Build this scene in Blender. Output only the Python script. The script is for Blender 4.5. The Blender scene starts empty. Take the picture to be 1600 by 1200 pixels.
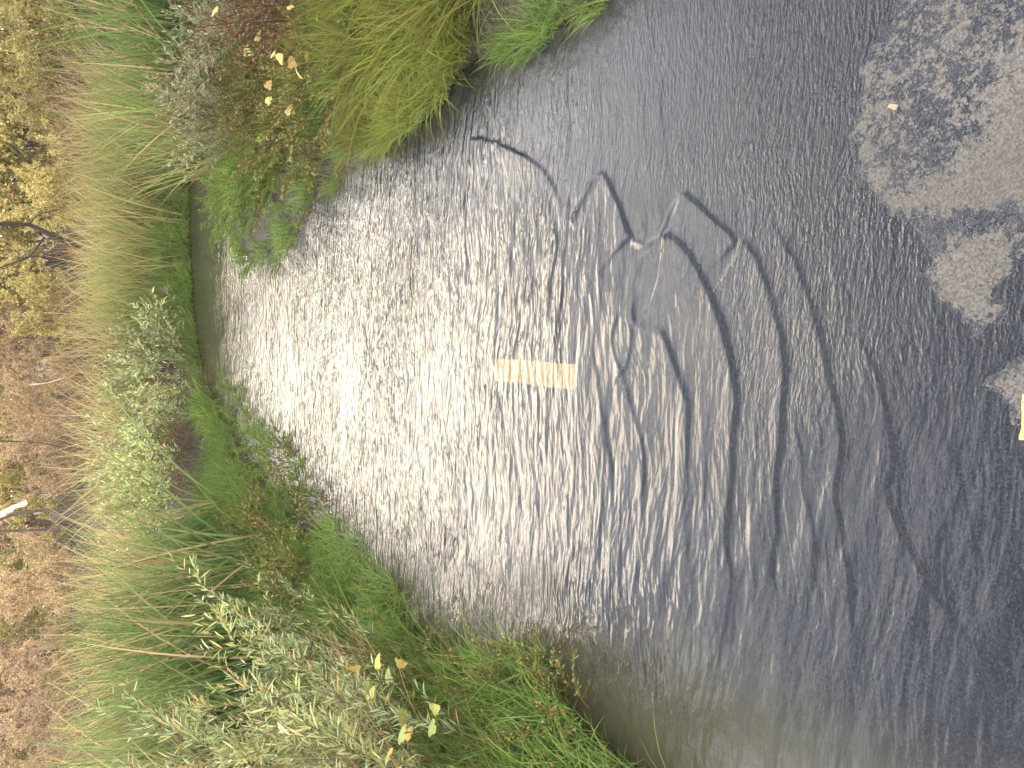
import bpy, math, random
import numpy as np
from mathutils import Matrix, Vector

# ------------------------------------------------------------------ camera (a phone held upright, picture stored on its side)
scene = bpy.context.scene
H = 1.7; F_PX = 1202.0; TH = math.radians(33.0); PSI = math.radians(3.6)
Rv = np.array([math.cos(PSI), math.sin(PSI), 0.0])
Fv = np.array([-math.sin(PSI)*math.cos(TH), math.cos(PSI)*math.cos(TH), -math.sin(TH)])
Uv = np.array([-math.sin(PSI)*math.sin(TH), math.cos(PSI)*math.sin(TH), math.cos(TH)])
cd = bpy.data.cameras.new('camera'); cam = bpy.data.objects.new('camera', cd)
scene.collection.objects.link(cam)
M = Matrix.Identity(4)
for i in range(3):
    M[i][0] = -Uv[i]; M[i][1] = Rv[i]; M[i][2] = -Fv[i]
M[2][3] = H
cam.matrix_world = M
cd.sensor_fit = 'HORIZONTAL'; cd.sensor_width = 36; cd.lens = F_PX/1600*36
cd.clip_start = 0.05; cd.clip_end = 2000
scene.camera = cam

# ------------------------------------------------------------------ sky, sun, exposure
SUN_EL = math.radians(21); SUN_AZ = math.radians(9)      # azimuth from +Y towards -X (ahead, slightly left)
w = bpy.data.worlds.new('World'); scene.world = w; w.use_nodes = True
nt = w.node_tree; nt.nodes.clear()
def N(t, nt=None, **k):
    n = nt.nodes.new(t)
    for a, b in k.items(): setattr(n, a, b)
    return n
out = N('ShaderNodeOutputWorld', nt); bg1 = N('ShaderNodeBackground', nt); bg2 = N('ShaderNodeBackground', nt)
sky = N('ShaderNodeTexSky', nt, sky_type='NISHITA', sun_disc=False)
sky.sun_elevation = SUN_EL; sky.sun_rotation = -SUN_AZ
nt.links.new(sky.outputs[0], bg1.inputs[0]); bg1.inputs[1].default_value = 0.10
tc = N('ShaderNodeTexCoord', nt); sep = N('ShaderNodeSeparateXYZ', nt); nt.links.new(tc.outputs['Generated'], sep.inputs[0])
ramp = N('ShaderNodeValToRGB', nt); 
vd = N('ShaderNodeVectorMath', nt, operation='DOT_PRODUCT'); nt.links.new(tc.outputs['Generated'], vd.inputs[0])
vd.inputs[1].default_value = (-.06, math.cos(math.radians(17)), math.sin(math.radians(17)))      # bright cloud ahead, duller sky overhead and behind
vh_ = N('ShaderNodeMath', nt, operation='MULTIPLY_ADD'); nt.links.new(vd.outputs['Value'], vh_.inputs[0]); vh_.inputs[1].default_value = .5; vh_.inputs[2].default_value = .5
nt.links.new(vh_.outputs[0], ramp.inputs[0])
cr = ramp.color_ramp
cr.elements[0].position = 0.0; cr.elements[0].color = (.52, .50, .45, 1)
cr.elements[1].position = 1.0; cr.elements[1].color = (1.0, .88, .72, 1)
for p, c in ((-.30, (.44, .43, .41, 1)), (.10, (.24, .255, .30, 1)), (0.30, (.19, .21, .265, 1)), (0.60, (.24, .265, .34, 1)), (0.74, (.46, .49, .58, 1)), (0.83, (.84, .85, .91, 1)), (.90, (.92, .89, .89, 1)), (.95, (.95, .88, .80, 1))):
    e = cr.elements.new((p+1)/2); e.color = c
mp = N('ShaderNodeMapping', nt); mp.inputs['Scale'].default_value = (1.6, 1.6, 5.0)
nt.links.new(tc.outputs['Generated'], mp.inputs[0])
cl = N('ShaderNodeTexNoise', nt); cl.inputs['Scale'].default_value = 3.2; cl.inputs['Detail'].default_value = 5
nt.links.new(mp.outputs[0], cl.inputs['Vector'])
mr = N('ShaderNodeMapRange', nt); nt.links.new(cl.outputs[0], mr.inputs[0])
mr.inputs[1].default_value = .3; mr.inputs[2].default_value = .7; mr.inputs[3].default_value = .55; mr.inputs[4].default_value = 1.4
nt.links.new(ramp.outputs[0], bg2.inputs[0])
ms = N('ShaderNodeMath', nt, operation='MULTIPLY'); nt.links.new(mr.outputs[0], ms.inputs[0]); ms.inputs[1].default_value = 5.0
glow = N('ShaderNodeMapRange', nt); nt.links.new(vd.outputs['Value'], glow.inputs[0]); glow.inputs[1].default_value = .90; glow.inputs[2].default_value = 1.0; glow.inputs[3].default_value = 1.0; glow.inputs[4].default_value = 1.6
ms2 = N('ShaderNodeMath', nt, operation='MULTIPLY'); nt.links.new(ms.outputs[0], ms2.inputs[0]); nt.links.new(glow.outputs[0], ms2.inputs[1])
nt.links.new(ms2.outputs[0], bg2.inputs[1])
mixw = N('ShaderNodeMixShader', nt); mixw.inputs[0].default_value = 0.85       # mostly cloud, a little clear sky
nt.links.new(bg1.outputs[0], mixw.inputs[1]); nt.links.new(bg2.outputs[0], mixw.inputs[2]); nt.links.new(mixw.outputs[0], out.inputs[0])

sl = bpy.data.lights.new('sun', 'SUN'); sl.energy = 1.1; sl.angle = math.radians(34); sl.color = (1.0, .80, .55)
so = bpy.data.objects.new('sun', sl); scene.collection.objects.link(so)
sd_ = Vector((-math.sin(SUN_AZ)*math.cos(SUN_EL), math.cos(SUN_AZ)*math.cos(SUN_EL), math.sin(SUN_EL)))
so.rotation_euler = sd_.to_track_quat('Z', 'Y').to_euler(); so.location = (0, 0, 20)
vs = scene.view_settings; vs.view_transform = 'Standard'; vs.look = 'None'; vs.gamma = 1; vs.use_curve_mapping = False
vs.exposure = 1.03
scene.render.engine = 'CYCLES'
scene.cycles.transparent_max_bounces = 8; scene.cycles.max_bounces = 6
scene.cycles.sample_clamp_indirect = 6

# ------------------------------------------------------------------ helpers
rng = np.random.default_rng(7); random.seed(7)
COL = scene.collection
def ray(px, py):
    return Fv*F_PX + Rv*(600-py) - Uv*(px-800)
def g(px, py, z=0.0):
    r = ray(px, py); t = (z-H)/r[2]
    return (r[0]*t, r[1]*t)
def at_y(px, py, Y):
    r = ray(px, py); t = Y/r[1]
    return np.array([r[0]*t, Y, H+r[2]*t])
def tag(o, label=None, cat=None, group=None, kind=None):
    if label: o['label'] = label
    if cat: o['category'] = cat
    if group: o['group'] = group
    if kind: o['kind'] = kind
    return o
def empty(name, loc=(0, 0, 0), rz=0.0, s=1.0):
    o = bpy.data.objects.new(name, None); COL.objects.link(o)
    o.empty_display_size = .1; o.location = loc; o.rotation_euler = (0, 0, rz); o.scale = (s, s, s)
    return o
def _h(ix, iy, s):
    n = (ix.astype(np.int64)*374761393 + iy.astype(np.int64)*668265263 + s*1442695041) & 0xffffffff
    n = ((n ^ (n >> 13))*1274126177) & 0xffffffff
    return ((n ^ (n >> 16)) & 0xffff)/65535.0
def vn(x, y, s=0):
    x = np.asarray(x, float); y = np.asarray(y, float)
    ix = np.floor(x); iy = np.floor(y); fx = x-ix; fy = y-iy
    fx = fx*fx*fx*(fx*(fx*6-15)+10); fy = fy*fy*fy*(fy*(fy*6-15)+10)
    a = _h(ix, iy, s); b = _h(ix+1, iy, s); c = _h(ix, iy+1, s); d = _h(ix+1, iy+1, s)
    return (a*(1-fx)+b*fx)*(1-fy)+(c*(1-fx)+d*fx)*fy - .5
def fbm(x, y, s=0, o=4):
    r = 0; a = 1.0
    for k in range(o):
        r = r + a*vn(x*2**k+13.7*k, y*2**k-7.1*k, s+k); a *= .5
    return r
def sstep(a, b, x):
    t = np.clip((x-a)/(b-a), 0, 1); return t*t*(3-2*t)
def sd_poly(x, y, P):
    """positive inside"""
    d = np.full(x.shape, 1e9); ins = np.zeros(x.shape, bool); n = len(P)
    for i in range(n):
        ax, ay = P[i]; bx, by = P[(i+1) % n]; ex, ey = bx-ax, by-ay
        t = np.clip(((x-ax)*ex+(y-ay)*ey)/(ex*ex+ey*ey+1e-12), 0, 1)
        d = np.minimum(d, (x-ax-t*ex)**2+(y-ay-t*ey)**2)
        c = ((ay > y) != (by > y)) & (x < (bx-ax)*(y-ay)/((by-ay) if by != ay else 1e-9)+ax)
        ins ^= c
    d = np.sqrt(d); return np.where(ins, d, -d)
def sd_line(x, y, P):
    """signed distance to an open polyline, positive on its right-hand side; also the arc position and the total length"""
    best = np.full(x.shape, 1e9); sg = np.zeros(x.shape); arc = np.zeros(x.shape); L = 0
    for i in range(len(P)-1):
        ax, ay = P[i]; bx, by = P[i+1]; ex, ey = bx-ax, by-ay; l = math.hypot(ex, ey)+1e-9
        t = np.clip(((x-ax)*ex+(y-ay)*ey)/(l*l), 0, 1)
        d = (x-ax-t*ex)**2+(y-ay-t*ey)**2
        m = d < best
        best = np.where(m, d, best)
        sg = np.where(m, np.sign(ex*(y-ay)-ey*(x-ax)), sg); arc = np.where(m, L+t*l, arc)
        L += l
    return np.sqrt(best)*sg, arc, L
def smooth_line(P, n=6):
    P = [np.array(p, float) for p in P]; P = [2*P[0]-P[1]]+P+[2*P[-1]-P[-2]]; o = []
    for i in range(1, len(P)-2):
        for k in range(n):
            t = k/n; a, b, c, d = P[i-1:i+3]
            o.append(.5*((2*b)+(-a+c)*t+(2*a-5*b+4*c-d)*t*t+(-a+3*b-3*c+d)*t**3))
    o.append(P[-2]); return o
def mesh_np(name, V, Fq, mat=None, parent=None, cols=None, attrs=None, smooth=False, uv=None):
    """V (n,3), Fq (m,4) quads or a list of such arrays (quads and tris)"""
    me = bpy.data.meshes.new(name)
    Fl = Fq if isinstance(Fq, list) else [Fq]
    Fl = [f for f in Fl if len(f)]
    me.vertices.add(len(V)); me.vertices.foreach_set('co', np.ascontiguousarray(V, np.float32).ravel())
    nl = sum(f.size for f in Fl); npoly = sum(len(f) for f in Fl)
    me.loops.add(nl); me.loops.foreach_set('vertex_index', np.concatenate([f.ravel() for f in Fl]).astype(np.int32))
    me.polygons.add(npoly)
    tot = np.concatenate([np.full(len(f), f.shape[1], np.int32) for f in Fl])
    st = np.concatenate([[0], np.cumsum(tot)[:-1]]).astype(np.int32)
    me.polygons.foreach_set('loop_start', st); me.polygons.foreach_set('loop_total', tot)
    if smooth: me.polygons.foreach_set('use_smooth', np.ones(npoly, bool))
    if cols is not None:
        a = me.attributes.new('col', 'FLOAT_COLOR', 'POINT')
        a.data.foreach_set('color', np.concatenate([cols, np.ones((len(cols), 1))], 1).astype(np.float32).ravel())
    for k, v in (attrs or {}).items():
        a = me.attributes.new(k, 'FLOAT', 'POINT'); a.data.foreach_set('value', np.asarray(v, np.float32).ravel())
    me.update(calc_edges=True); me.validate()
    if mat: me.materials.append(mat)
    o = bpy.data.objects.new(name, me); COL.objects.link(o)
    if parent: o.parent = parent
    return o
def grid_faces(nr, nc):
    i = np.arange(nr-1)[:, None]*nc+np.arange(nc-1)[None]
    return np.stack([i, i+1, i+1+nc, i+nc], -1).reshape(-1, 4)

class Acc:
    def __init__(s): s.V = []; s.F = []; s.C = []; s.n = 0
    def add(s, V, Fq, C):
        s.V.append(V.reshape(-1, 3)); s.F.append(Fq.reshape(-1, 4)+s.n); s.C.append(C.reshape(-1, 3)); s.n += V.reshape(-1, 3).shape[0]
    def build(s, name, mat, parent=None, smooth=True):
        return mesh_np(name, np.concatenate(s.V), np.concatenate(s.F), mat, parent, np.concatenate(s.C), smooth=smooth)
def nrm(v): return v/(np.linalg.norm(v, axis=-1, keepdims=True)+1e-12)
def strips(acc, base, d, bend, L, W, S, prof, c0, c1, side=None):
    """N flat tapering ribbons: base,d,bend,(N,3) L,W (N,), colours c0 (root) c1 (tip) (N,3)"""
    n = len(L); t = np.linspace(0, 1, S+1)
    p = base[:, None]+d[:, None]*(L[:, None]*t)[..., None]+bend[:, None]*(L[:, None]*t*t)[..., None]
    tan = nrm(d[:, None]+2*bend[:, None]*t[None, :, None])
    if side is None: side = rng.normal(size=(n, 3))
    sv = nrm(np.cross(tan, side[:, None]))
    w_ = W[:, None]*prof(t)[None]
    a = p-sv*w_[..., None]*.5; b = p+sv*w_[..., None]*.5
    V = np.stack([a, b], 2)                                # n,S+1,2,3
    i = (np.arange(n)*(S+1)*2)[:, None]+np.arange(S)[None]*2
    Fq = np.stack([i, i+1, i+3, i+2], -1)
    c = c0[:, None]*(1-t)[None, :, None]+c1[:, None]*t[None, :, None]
    acc.add(V, Fq, np.repeat(c[:, :, None], 2, 2))
    return p
def tubes(acc, base, d, bend, L, R0, R1, S, c, wig=0.0):
    n = len(L); t = np.linspace(0, 1, S+1)
    p = base[:, None]+d[:, None]*(L[:, None]*t)[..., None]+bend[:, None]*(L[:, None]*t*t)[..., None]
    if wig: p = p+np.cumsum(rng.normal(size=p.shape)*wig, 1)*(L[:, None, None]/S)*(t[None, :, None] > 0)
    tan = nrm(np.gradient(p, axis=1))
    u = nrm(np.cross(tan, np.array([.31, .2, .93]))); v = np.cross(tan, u)
    r = (R0[:, None]*(1-t)+R1[:, None]*t)
    ring = [p+(u*math.cos(a)+v*math.sin(a))*r[..., None] for a in (0, 2.094, 4.189)]
    V = np.stack(ring, 2)
    i = (np.arange(n)*(S+1)*3)[:, None, None]+np.arange(S)[None, :, None]*3; k = np.arange(3)[None, None]; k2 = (k+1) % 3
    Fq = np.stack([i+k, i+k2, i+k2+3, i+k+3], -1)
    acc.add(V, Fq, np.broadcast_to(c[:, None, None], V.shape).copy())
    return p, tan
leafp = lambda t: np.sin(np.pi*np.clip(t*.92+.06, 0, 1))**.8
bladep = lambda t: np.clip(1-t**2.2, .04, 1)
def jit(c, n, v=.18, h=.10):
    c = np.array(c, float)
    return np.clip(c[None]*(1+rng.normal(size=(n, 1))*v)*(1+rng.normal(size=(n, 3))*h*.5), .004, .9)
def pick(cols, probs, n, v=.18):
    k = rng.choice(len(cols), n, p=np.array(probs)/sum(probs))
    return np.clip(np.array(cols)[k]*(1+rng.normal(size=(n, 1))*v)*(1+rng.normal(size=(n, 3))*.05), .004, .9)
def pt_lerp(p, t):
    """p (n,S+1,3), t (n,k) -> (n,k,3)"""
    S = p.shape[1]-1; f = np.clip(t*S, 0, S-1e-6); i = f.astype(int); f = (f-i)[..., None]
    r = np.arange(len(p))[:, None]
    return p[r, i]*(1-f)+p[r, i+1]*f

# ------------------------------------------------------------------ materials
def mat(name):
    m = bpy.data.materials.new(name); m.use_nodes = True; nt = m.node_tree; nt.nodes.clear()
    o = nt.nodes.new('ShaderNodeOutputMaterial'); return m, nt, o
def foliage_mat(name, trans=.22, rough=.7, spec=.12, jitter=.25):
    m, nt, o = mat(name)
    at = N('ShaderNodeAttribute', nt, attribute_name='col'); oi = N('ShaderNodeObjectInfo', nt)
    hs = N('ShaderNodeHueSaturation', nt); nt.links.new(at.outputs[0], hs.inputs['Color'])
    a = N('ShaderNodeMapRange', nt); nt.links.new(oi.outputs['Random'], a.inputs[0]); a.inputs[3].default_value = 1-jitter; a.inputs[4].default_value = 1+jitter
    nt.links.new(a.outputs[0], hs.inputs['Value'])
    nz = N('ShaderNodeTexNoise', nt); nz.inputs['Scale'].default_value = 60
    tc = N('ShaderNodeTexCoord', nt); nt.links.new(tc.outputs['Object'], nz.inputs['Vector'])
    b = N('ShaderNodeMapRange', nt); nt.links.new(nz.outputs[0], b.inputs[0]); b.inputs[3].default_value = .88; b.inputs[4].default_value = 1.12
    nt.links.new(b.outputs[0], hs.inputs['Saturation'])
    p = N('ShaderNodeBsdfPrincipled', nt); nt.links.new(hs.outputs[0], p.inputs['Base Color'])
    p.inputs['Roughness'].default_value = rough; p.inputs['Specular IOR Level'].default_value = spec
    if trans:
        t = N('ShaderNodeBsdfTranslucent', nt); nt.links.new(hs.outputs[0], t.inputs[0])
        mx = N('ShaderNodeMixShader', nt); mx.inputs[0].default_value = trans
        nt.links.new(p.outputs[0], mx.inputs[1]); nt.links.new(t.outputs[0], mx.inputs[2]); nt.links.new(mx.outputs[0], o.inputs[0])
    else: nt.links.new(p.outputs[0], o.inputs[0])
    return m
M_LEAF = foliage_mat('leaf'); M_BLADE = foliage_mat('blade', .24, .65); M_STEM = foliage_mat('stem', 0, .8, .2); M_BARK = foliage_mat('bark', 0, .9, .15, .1)

def noise(nt, vec, scale, detail=3, rough=.5):
    n = N('ShaderNodeTexNoise', nt); n.inputs['Scale'].default_value = scale; n.inputs['Detail'].default_value = detail
    n.inputs['Roughness'].default_value = rough; nt.links.new(vec, n.inputs['Vector']); return n.outputs[0]
def math_(nt, op, a, b=None, c=None, clamp=False):
    n = N('ShaderNodeMath', nt, operation=op); n.use_clamp = clamp
    for i, x in enumerate((a, b, c)):
        if x is None: continue
        if isinstance(x, (int, float)): n.inputs[i].default_value = x
        else: nt.links.new(x, n.inputs[i])
    return n.outputs[0]
def mrange(nt, x, a, b, c=0, d=1, smooth=False):
    n = N('ShaderNodeMapRange', nt); nt.links.new(x, n.inputs[0])
    if smooth: n.interpolation_type = 'SMOOTHSTEP'
    for i, v in enumerate((a, b, c, d)): n.inputs[i+1].default_value = v
    return n.outputs[0]
def mixc(nt, f, a, b, mode='MIX'):
    n = N('ShaderNodeMix', nt, data_type='RGBA', blend_type=mode)
    if isinstance(f, (int, float)): n.inputs[0].default_value = f
    else: nt.links.new(f, n.inputs[0])
    for i, x in ((6, a), (7, b)):
        if isinstance(x, tuple): n.inputs[i].default_value = (*x, 1)
        else: nt.links.new(x, n.inputs[i])
    return n.outputs[2]

# asphalt: dark when wet, grey when dry, silt at the edges
m, nt, o = mat('asphalt'); M_ASPHALT = m
tc = N('ShaderNodeTexCoord', nt); P = tc.outputs['Object']
ad = N('ShaderNodeAttribute', nt, attribute_name='dry'); ab = N('ShaderNodeAttribute', nt, attribute_name='blot'); am = N('ShaderNodeAttribute', nt, attribute_name='mud')
n1 = noise(nt, P, 24, 5, .68); n2 = noise(nt, P, 75, 4, .7)
edge = math_(nt, 'ADD', math_(nt, 'MULTIPLY', ad.outputs['Fac'], 1.0), math_(nt, 'MULTIPLY', math_(nt, 'SUBTRACT', noise(nt, P, 45, 6, .75), .5), .16))
drym = mrange(nt, edge, -.002, .003)
bl = mrange(nt, math_(nt, 'SUBTRACT', math_(nt, 'ADD', math_(nt, 'MULTIPLY', n2, .6), math_(nt, 'MULTIPLY', n1, .4)), math_(nt, 'MULTIPLY', ab.outputs['Fac'], .28)), .335, .348)
drym = math_(nt, 'MULTIPLY', drym, bl)
vo = N('ShaderNodeTexVoronoi', nt); vo.inputs['Scale'].default_value = 230; nt.links.new(P, vo.inputs['Vector'])
sepc = N('ShaderNodeSeparateColor', nt); nt.links.new(vo.outputs['Color'], sepc.inputs[0])
g1 = noise(nt, P, 420, 2)
dryc = mixc(nt, sepc.outputs[0], (.060, .055, .048), (.170, .155, .134)); dryc = mixc(nt, mrange(nt, g1, .3, .7, 0, .5), dryc, (.085, .077, .066))
dryc = mixc(nt, mrange(nt, noise(nt, P, 4, 3), .35, .65, 0, .35), dryc, (.075, .068, .059))
wetc = mixc(nt, mrange(nt, sepc.outputs[0], 0, 1), (.006, .007, .010), (.045, .047, .055))
vo2 = N('ShaderNodeTexVoronoi', nt); vo2.inputs['Scale'].default_value = 420; nt.links.new(P, vo2.inputs['Vector'])
sep2 = N('ShaderNodeSeparateColor', nt); nt.links.new(vo2.outputs['Color'], sep2.inputs[0])
wetc = mixc(nt, mrange(nt, sep2.outputs[1], .90, 1.0), wetc, (.13, .128, .125))
wetc = mixc(nt, mrange(nt, noise(nt, P, 6, 4), .4, .7, 0, .4), wetc, (.05, .048, .045))
mudm = mrange(nt, math_(nt, 'ADD', am.outputs['Fac'], math_(nt, 'MULTIPLY', math_(nt, 'SUBTRACT', noise(nt, P, 5, 5, .6), .5), .9)), .25, .95)
mudc = mixc(nt, noise(nt, P, 25, 4), (.07, .058, .04), (.15, .13, .10))
wetc = mixc(nt, mudm, wetc, mudc)
colr = mixc(nt, drym, wetc, dryc)
p = N('ShaderNodeBsdfPrincipled', nt); nt.links.new(colr, p.inputs['Base Color'])
nt.links.new(mrange(nt, drym, 0, 1, .45, .95), p.inputs['Roughness'])
nt.links.new(mrange(nt, drym, 0, 1, .16, .15), p.inputs['Specular IOR Level'])
bp = N('ShaderNodeBump', nt); bp.inputs['Distance'].default_value = .0016; bp.inputs['Strength'].default_value = .8
nt.links.new(math_(nt, 'ADD', vo.outputs['Distance'], math_(nt, 'MULTIPLY', g1, .8)), bp.inputs['Height'])
nt.links.new(bp.outputs[0], p.inputs['Normal']); nt.links.new(p.outputs[0], o.inputs[0])

# yellow road paint
m, nt, o = mat('road_paint'); M_PAINT = m
tc = N('ShaderNodeTexCoord', nt); P = tc.outputs['Object']
c = mixc(nt, mrange(nt, noise(nt, P, 90, 4, .7), .35, .6), (.42, .22, .07), (.60, .36, .13))
c = mixc(nt, mrange(nt, noise(nt, P, 200, 3, .7), .62, .68), c, (.12, .10, .07))
p = N('ShaderNodeBsdfPrincipled', nt); nt.links.new(c, p.inputs['Base Color']); p.inputs['Roughness'].default_value = .6; nt.links.new(p.outputs[0], o.inputs[0])

# soil
m, nt, o = mat('soil'); M_SOIL = m
tc = N('ShaderNodeTexCoord', nt); P = tc.outputs['Object']
c = mixc(nt, mrange(nt, noise(nt, P, 3, 5), .35, .65), (.022, .018, .011), (.06, .046, .027))
c = mixc(nt, mrange(nt, noise(nt, P, 40, 4), .5, .7), c, (.09, .07, .04))
p = N('ShaderNodeBsdfPrincipled', nt); nt.links.new(c, p.inputs['Base Color']); p.inputs['Roughness'].default_value = .9
bp = N('ShaderNodeBump', nt); bp.inputs['Distance'].default_value = .02; nt.links.new(noise(nt, P, 30, 5), bp.inputs['Height']); nt.links.new(bp.outputs[0], p.inputs['Normal'])
nt.links.new(p.outputs[0], o.inputs[0])

# water: clear thin sheet, mirror by Fresnel, silty, olive plant reflection coloured in at the far end
m, nt, o = mat('water'); M_WATER = m
tc = N('ShaderNodeTexCoord', nt); P = tc.outputs['Object']
ar = N('ShaderNodeAttribute', nt, attribute_name='rip'); asi = N('ShaderNodeAttribute', nt, attribute_name='silt_refl'); aq = N('ShaderNodeAttribute', nt, attribute_name='shal')
warp = N('ShaderNodeTexNoise', nt); warp.inputs['Scale'].default_value = 1.7; warp.inputs['Detail'].default_value = 2; nt.links.new(P, warp.inputs['Vector'])
wv = N('ShaderNodeVectorMath', nt, operation='MULTIPLY_ADD'); nt.links.new(warp.outputs['Color'], wv.inputs[0]); wv.inputs[1].default_value = (.25, .16, 0); nt.links.new(P, wv.inputs[2])
def ridge(x):
    return math_(nt, 'SUBTRACT', 1.0, math_(nt, 'ABSOLUTE', math_(nt, 'SUBTRACT', math_(nt, 'MULTIPLY', x, 2.0), 1.0)))
def aniso(sx, sy, det, rough=.55, rot=0.0):
    mp = N('ShaderNodeMapping', nt); nt.links.new(wv.outputs[0], mp.inputs[0]); mp.inputs['Scale'].default_value = (sx, sy, 1); mp.inputs['Rotation'].default_value = (0, 0, rot)
    return noise(nt, mp.outputs[0], 1.0, det, rough)
h = math_(nt, 'MULTIPLY', ridge(aniso(4.5, 17, 2, .5)), .0075)
h = math_(nt, 'ADD', h, math_(nt, 'MULTIPLY', aniso(7, 31, 1, .5, .05), .0070))
h = math_(nt, 'ADD', h, math_(nt, 'MULTIPLY', ridge(aniso(14, 42, 1, .5, .10)), .0026))
h = math_(nt, 'ADD', h, math_(nt, 'MULTIPLY', aniso(34, 100, 1, .5, -.1), .0016))
h = math_(nt, 'MULTIPLY', h, ar.outputs['Fac'])
h2 = math_(nt, 'MULTIPLY', math_(nt, 'ADD', math_(nt, 'MULTIPLY', noise(nt, P, 170, 2), .0016), math_(nt, 'MULTIPLY', aniso(32, 105, 1, .6, .22), .0030)), aq.outputs['Fac'])
h = math_(nt, 'ADD', h, h2)
bp = N('ShaderNodeBump', nt); bp.inputs['Distance'].default_value = 1.0; bp.inputs['Strength'].default_value = 1.0; nt.links.new(h, bp.inputs['Height'])
fr = N('ShaderNodeFresnel', nt); fr.inputs['IOR'].default_value = 1.40; nt.links.new(bp.outputs[0], fr.inputs['Normal'])
gl = N('ShaderNodeBsdfGlossy', nt); gl.inputs['Roughness'].default_value = .03; nt.links.new(bp.outputs[0], gl.inputs['Normal'])
tr = N('ShaderNodeBsdfTransparent', nt); tr.inputs[0].default_value = (.90, .89, .84, 1)
df = N('ShaderNodeBsdfDiffuse', nt); df.inputs[0].default_value = (.10, .092, .045, 1)  # silty tone, tinted olive to paint the far plants' reflection
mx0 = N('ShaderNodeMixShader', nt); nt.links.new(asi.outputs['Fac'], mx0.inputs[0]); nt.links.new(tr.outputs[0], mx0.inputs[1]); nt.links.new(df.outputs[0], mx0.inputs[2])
mx = N('ShaderNodeMixShader', nt); nt.links.new(fr.outputs[0], mx.inputs[0]); nt.links.new(mx0.outputs[0], mx.inputs[1]); nt.links.new(gl.outputs[0], mx.inputs[2])
nt.links.new(mx.outputs[0], o.inputs[0])

# ------------------------------------------------------------------ setting: terrain, path, water
WPX = [(980,1200),(870,1105),(780,1058),(700,1030),(650,1000),(590,955),(530,905),(480,850),(430,790),(375,720),(343,650),(318,600),(303,500),(297,400),(295,330)]
WP = [g(*p) for p in WPX]
WP = [(-1.5, -4), (-1.34, .5), (-1.30, 1.4)] + WP + [(4.0, 9.7), (9.0, 11.5), (9.0, 9.0), (4.0, 8.0), (2.0, 7.6)] + \
     [g(*p) for p in [(375,395),(400,408),(440,385),(475,345),(500,300),(540,262),(585,238),(650,195),(700,150),(722,112),(738,95),(800,75),(880,35),(940,0)]] + [(1.33, 1.2), (1.38, .3), (1.5, -4)]
def water_sd(x, y):
    return sd_poly(x+.05*fbm(x*5, y*5, 3), y+.08*fbm(x*5, y*5, 9), WP)
def terr(x, y, s=None):
    x = np.asarray(x, float); y = np.asarray(y, float)
    s = water_sd(x, y) if s is None else s
    z = np.where(s > 0, -.05*np.minimum(1, s/.1)-.02*np.minimum(1, s), .26*(1-np.exp(s/.9))+.05*sstep(0, .08, -s))
    z = z+.05*fbm(x*1.7, y*1.7, 21)*sstep(0, .5, -s)+.012*fbm(x*14, y*14, 22)
    z = z+.35*sstep(10, 16, y)+.8*sstep(20, 60, y)
    return z
def axis(a, b, d, lo, hi):
    l = list(np.arange(a, b, d)); s = d; v = l[-1]
    while v < hi: s *= 1.25; v += s; l.append(min(v, hi))
    s = d; v = a; r = []
    while v > lo: s *= 1.25; v -= s; r.append(max(v, lo))
    return np.array(r[::-1]+l)
ax = axis(-3.5, 4.5, .045, -250, 250); ay = axis(.4, 10.5, .045, -30, 400)
X, Y = np.meshgrid(ax, ay)
ter = mesh_np('ground', np.stack([X, Y, terr(X, Y)], -1).reshape(-1, 3), grid_faces(len(ay), len(ax)), M_SOIL, smooth=True)
tag(ter, kind='structure')

D1 = [g(*p) for p in [(1460,-160),(1405,40),(1352,110),(1345,180),(1340,262),(1398,325),(1440,345),(1462,400),(1470,465),(1508,488),(1530,515),(1562,488),(1558,452),(1600,385),(1690,330),(1900,300),(2100,100),(2100,-200)]]
D2 = [g(*p) for p in [(1556,596),(1575,572),(1640,560),(1720,620),(1660,665),(1600,650),(1585,625)]]
SW = [g(*p) for p in [(1425,332),(1470,336),(1600,326),(1760,326),(1800,352),(1600,372),(1500,368),(1470,398),(1440,398)]]
D1B = [g(*p) for p in [(1400,-200),(1330,100),(1320,260),(1380,330),(1500,300),(1560,230),(1640,0),(1640,-200)]]
ys = np.concatenate([np.arange(-4, .35, .1), np.arange(.35, 1.5, .0045), np.arange(1.5, 9.6, .03)]); xs = np.arange(-1.42, 1.46, .008)
X, Y = np.meshgrid(xs, ys)
jx = X+.03*fbm(X*22, Y*22, 40, 5); jy = Y+.03*fbm(X*22, Y*22, 44, 5)
d = np.maximum(sd_poly(jx, jy, D1), sd_poly(jx, jy, D2))
dw = np.minimum(d, -sd_poly(jx, jy, SW))
Z = -.012+.0175*sstep(-.10, .05, d)+.002*fbm(X*3, Y*3, 50)+.0065*fbm(X*38, Y*38, 52, 3)*sstep(-.16, -.02, d)*sstep(.10, -.02, d)
dcl = np.clip(dw, -.2, .2)
blot = sstep(-.04, .08, sd_poly(X, Y, D1B))*.52+.10+.22*fbm(X*6, Y*6, 60)
wsd = water_sd(X, Y)
mud = sstep(.75, .05, wsd)*sstep(.9, -.3, X)*1.0+sstep(.28, .0, wsd)*.8+.2*sstep(7, 9, Y)
path = mesh_np('path', np.stack([X, Y, Z], -1).reshape(-1, 3), grid_faces(len(ys), len(xs)), M_ASPHALT, attrs={'dry': dcl, 'blot': blot, 'mud': mud}, smooth=True)
tag(path, kind='structure')

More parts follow.
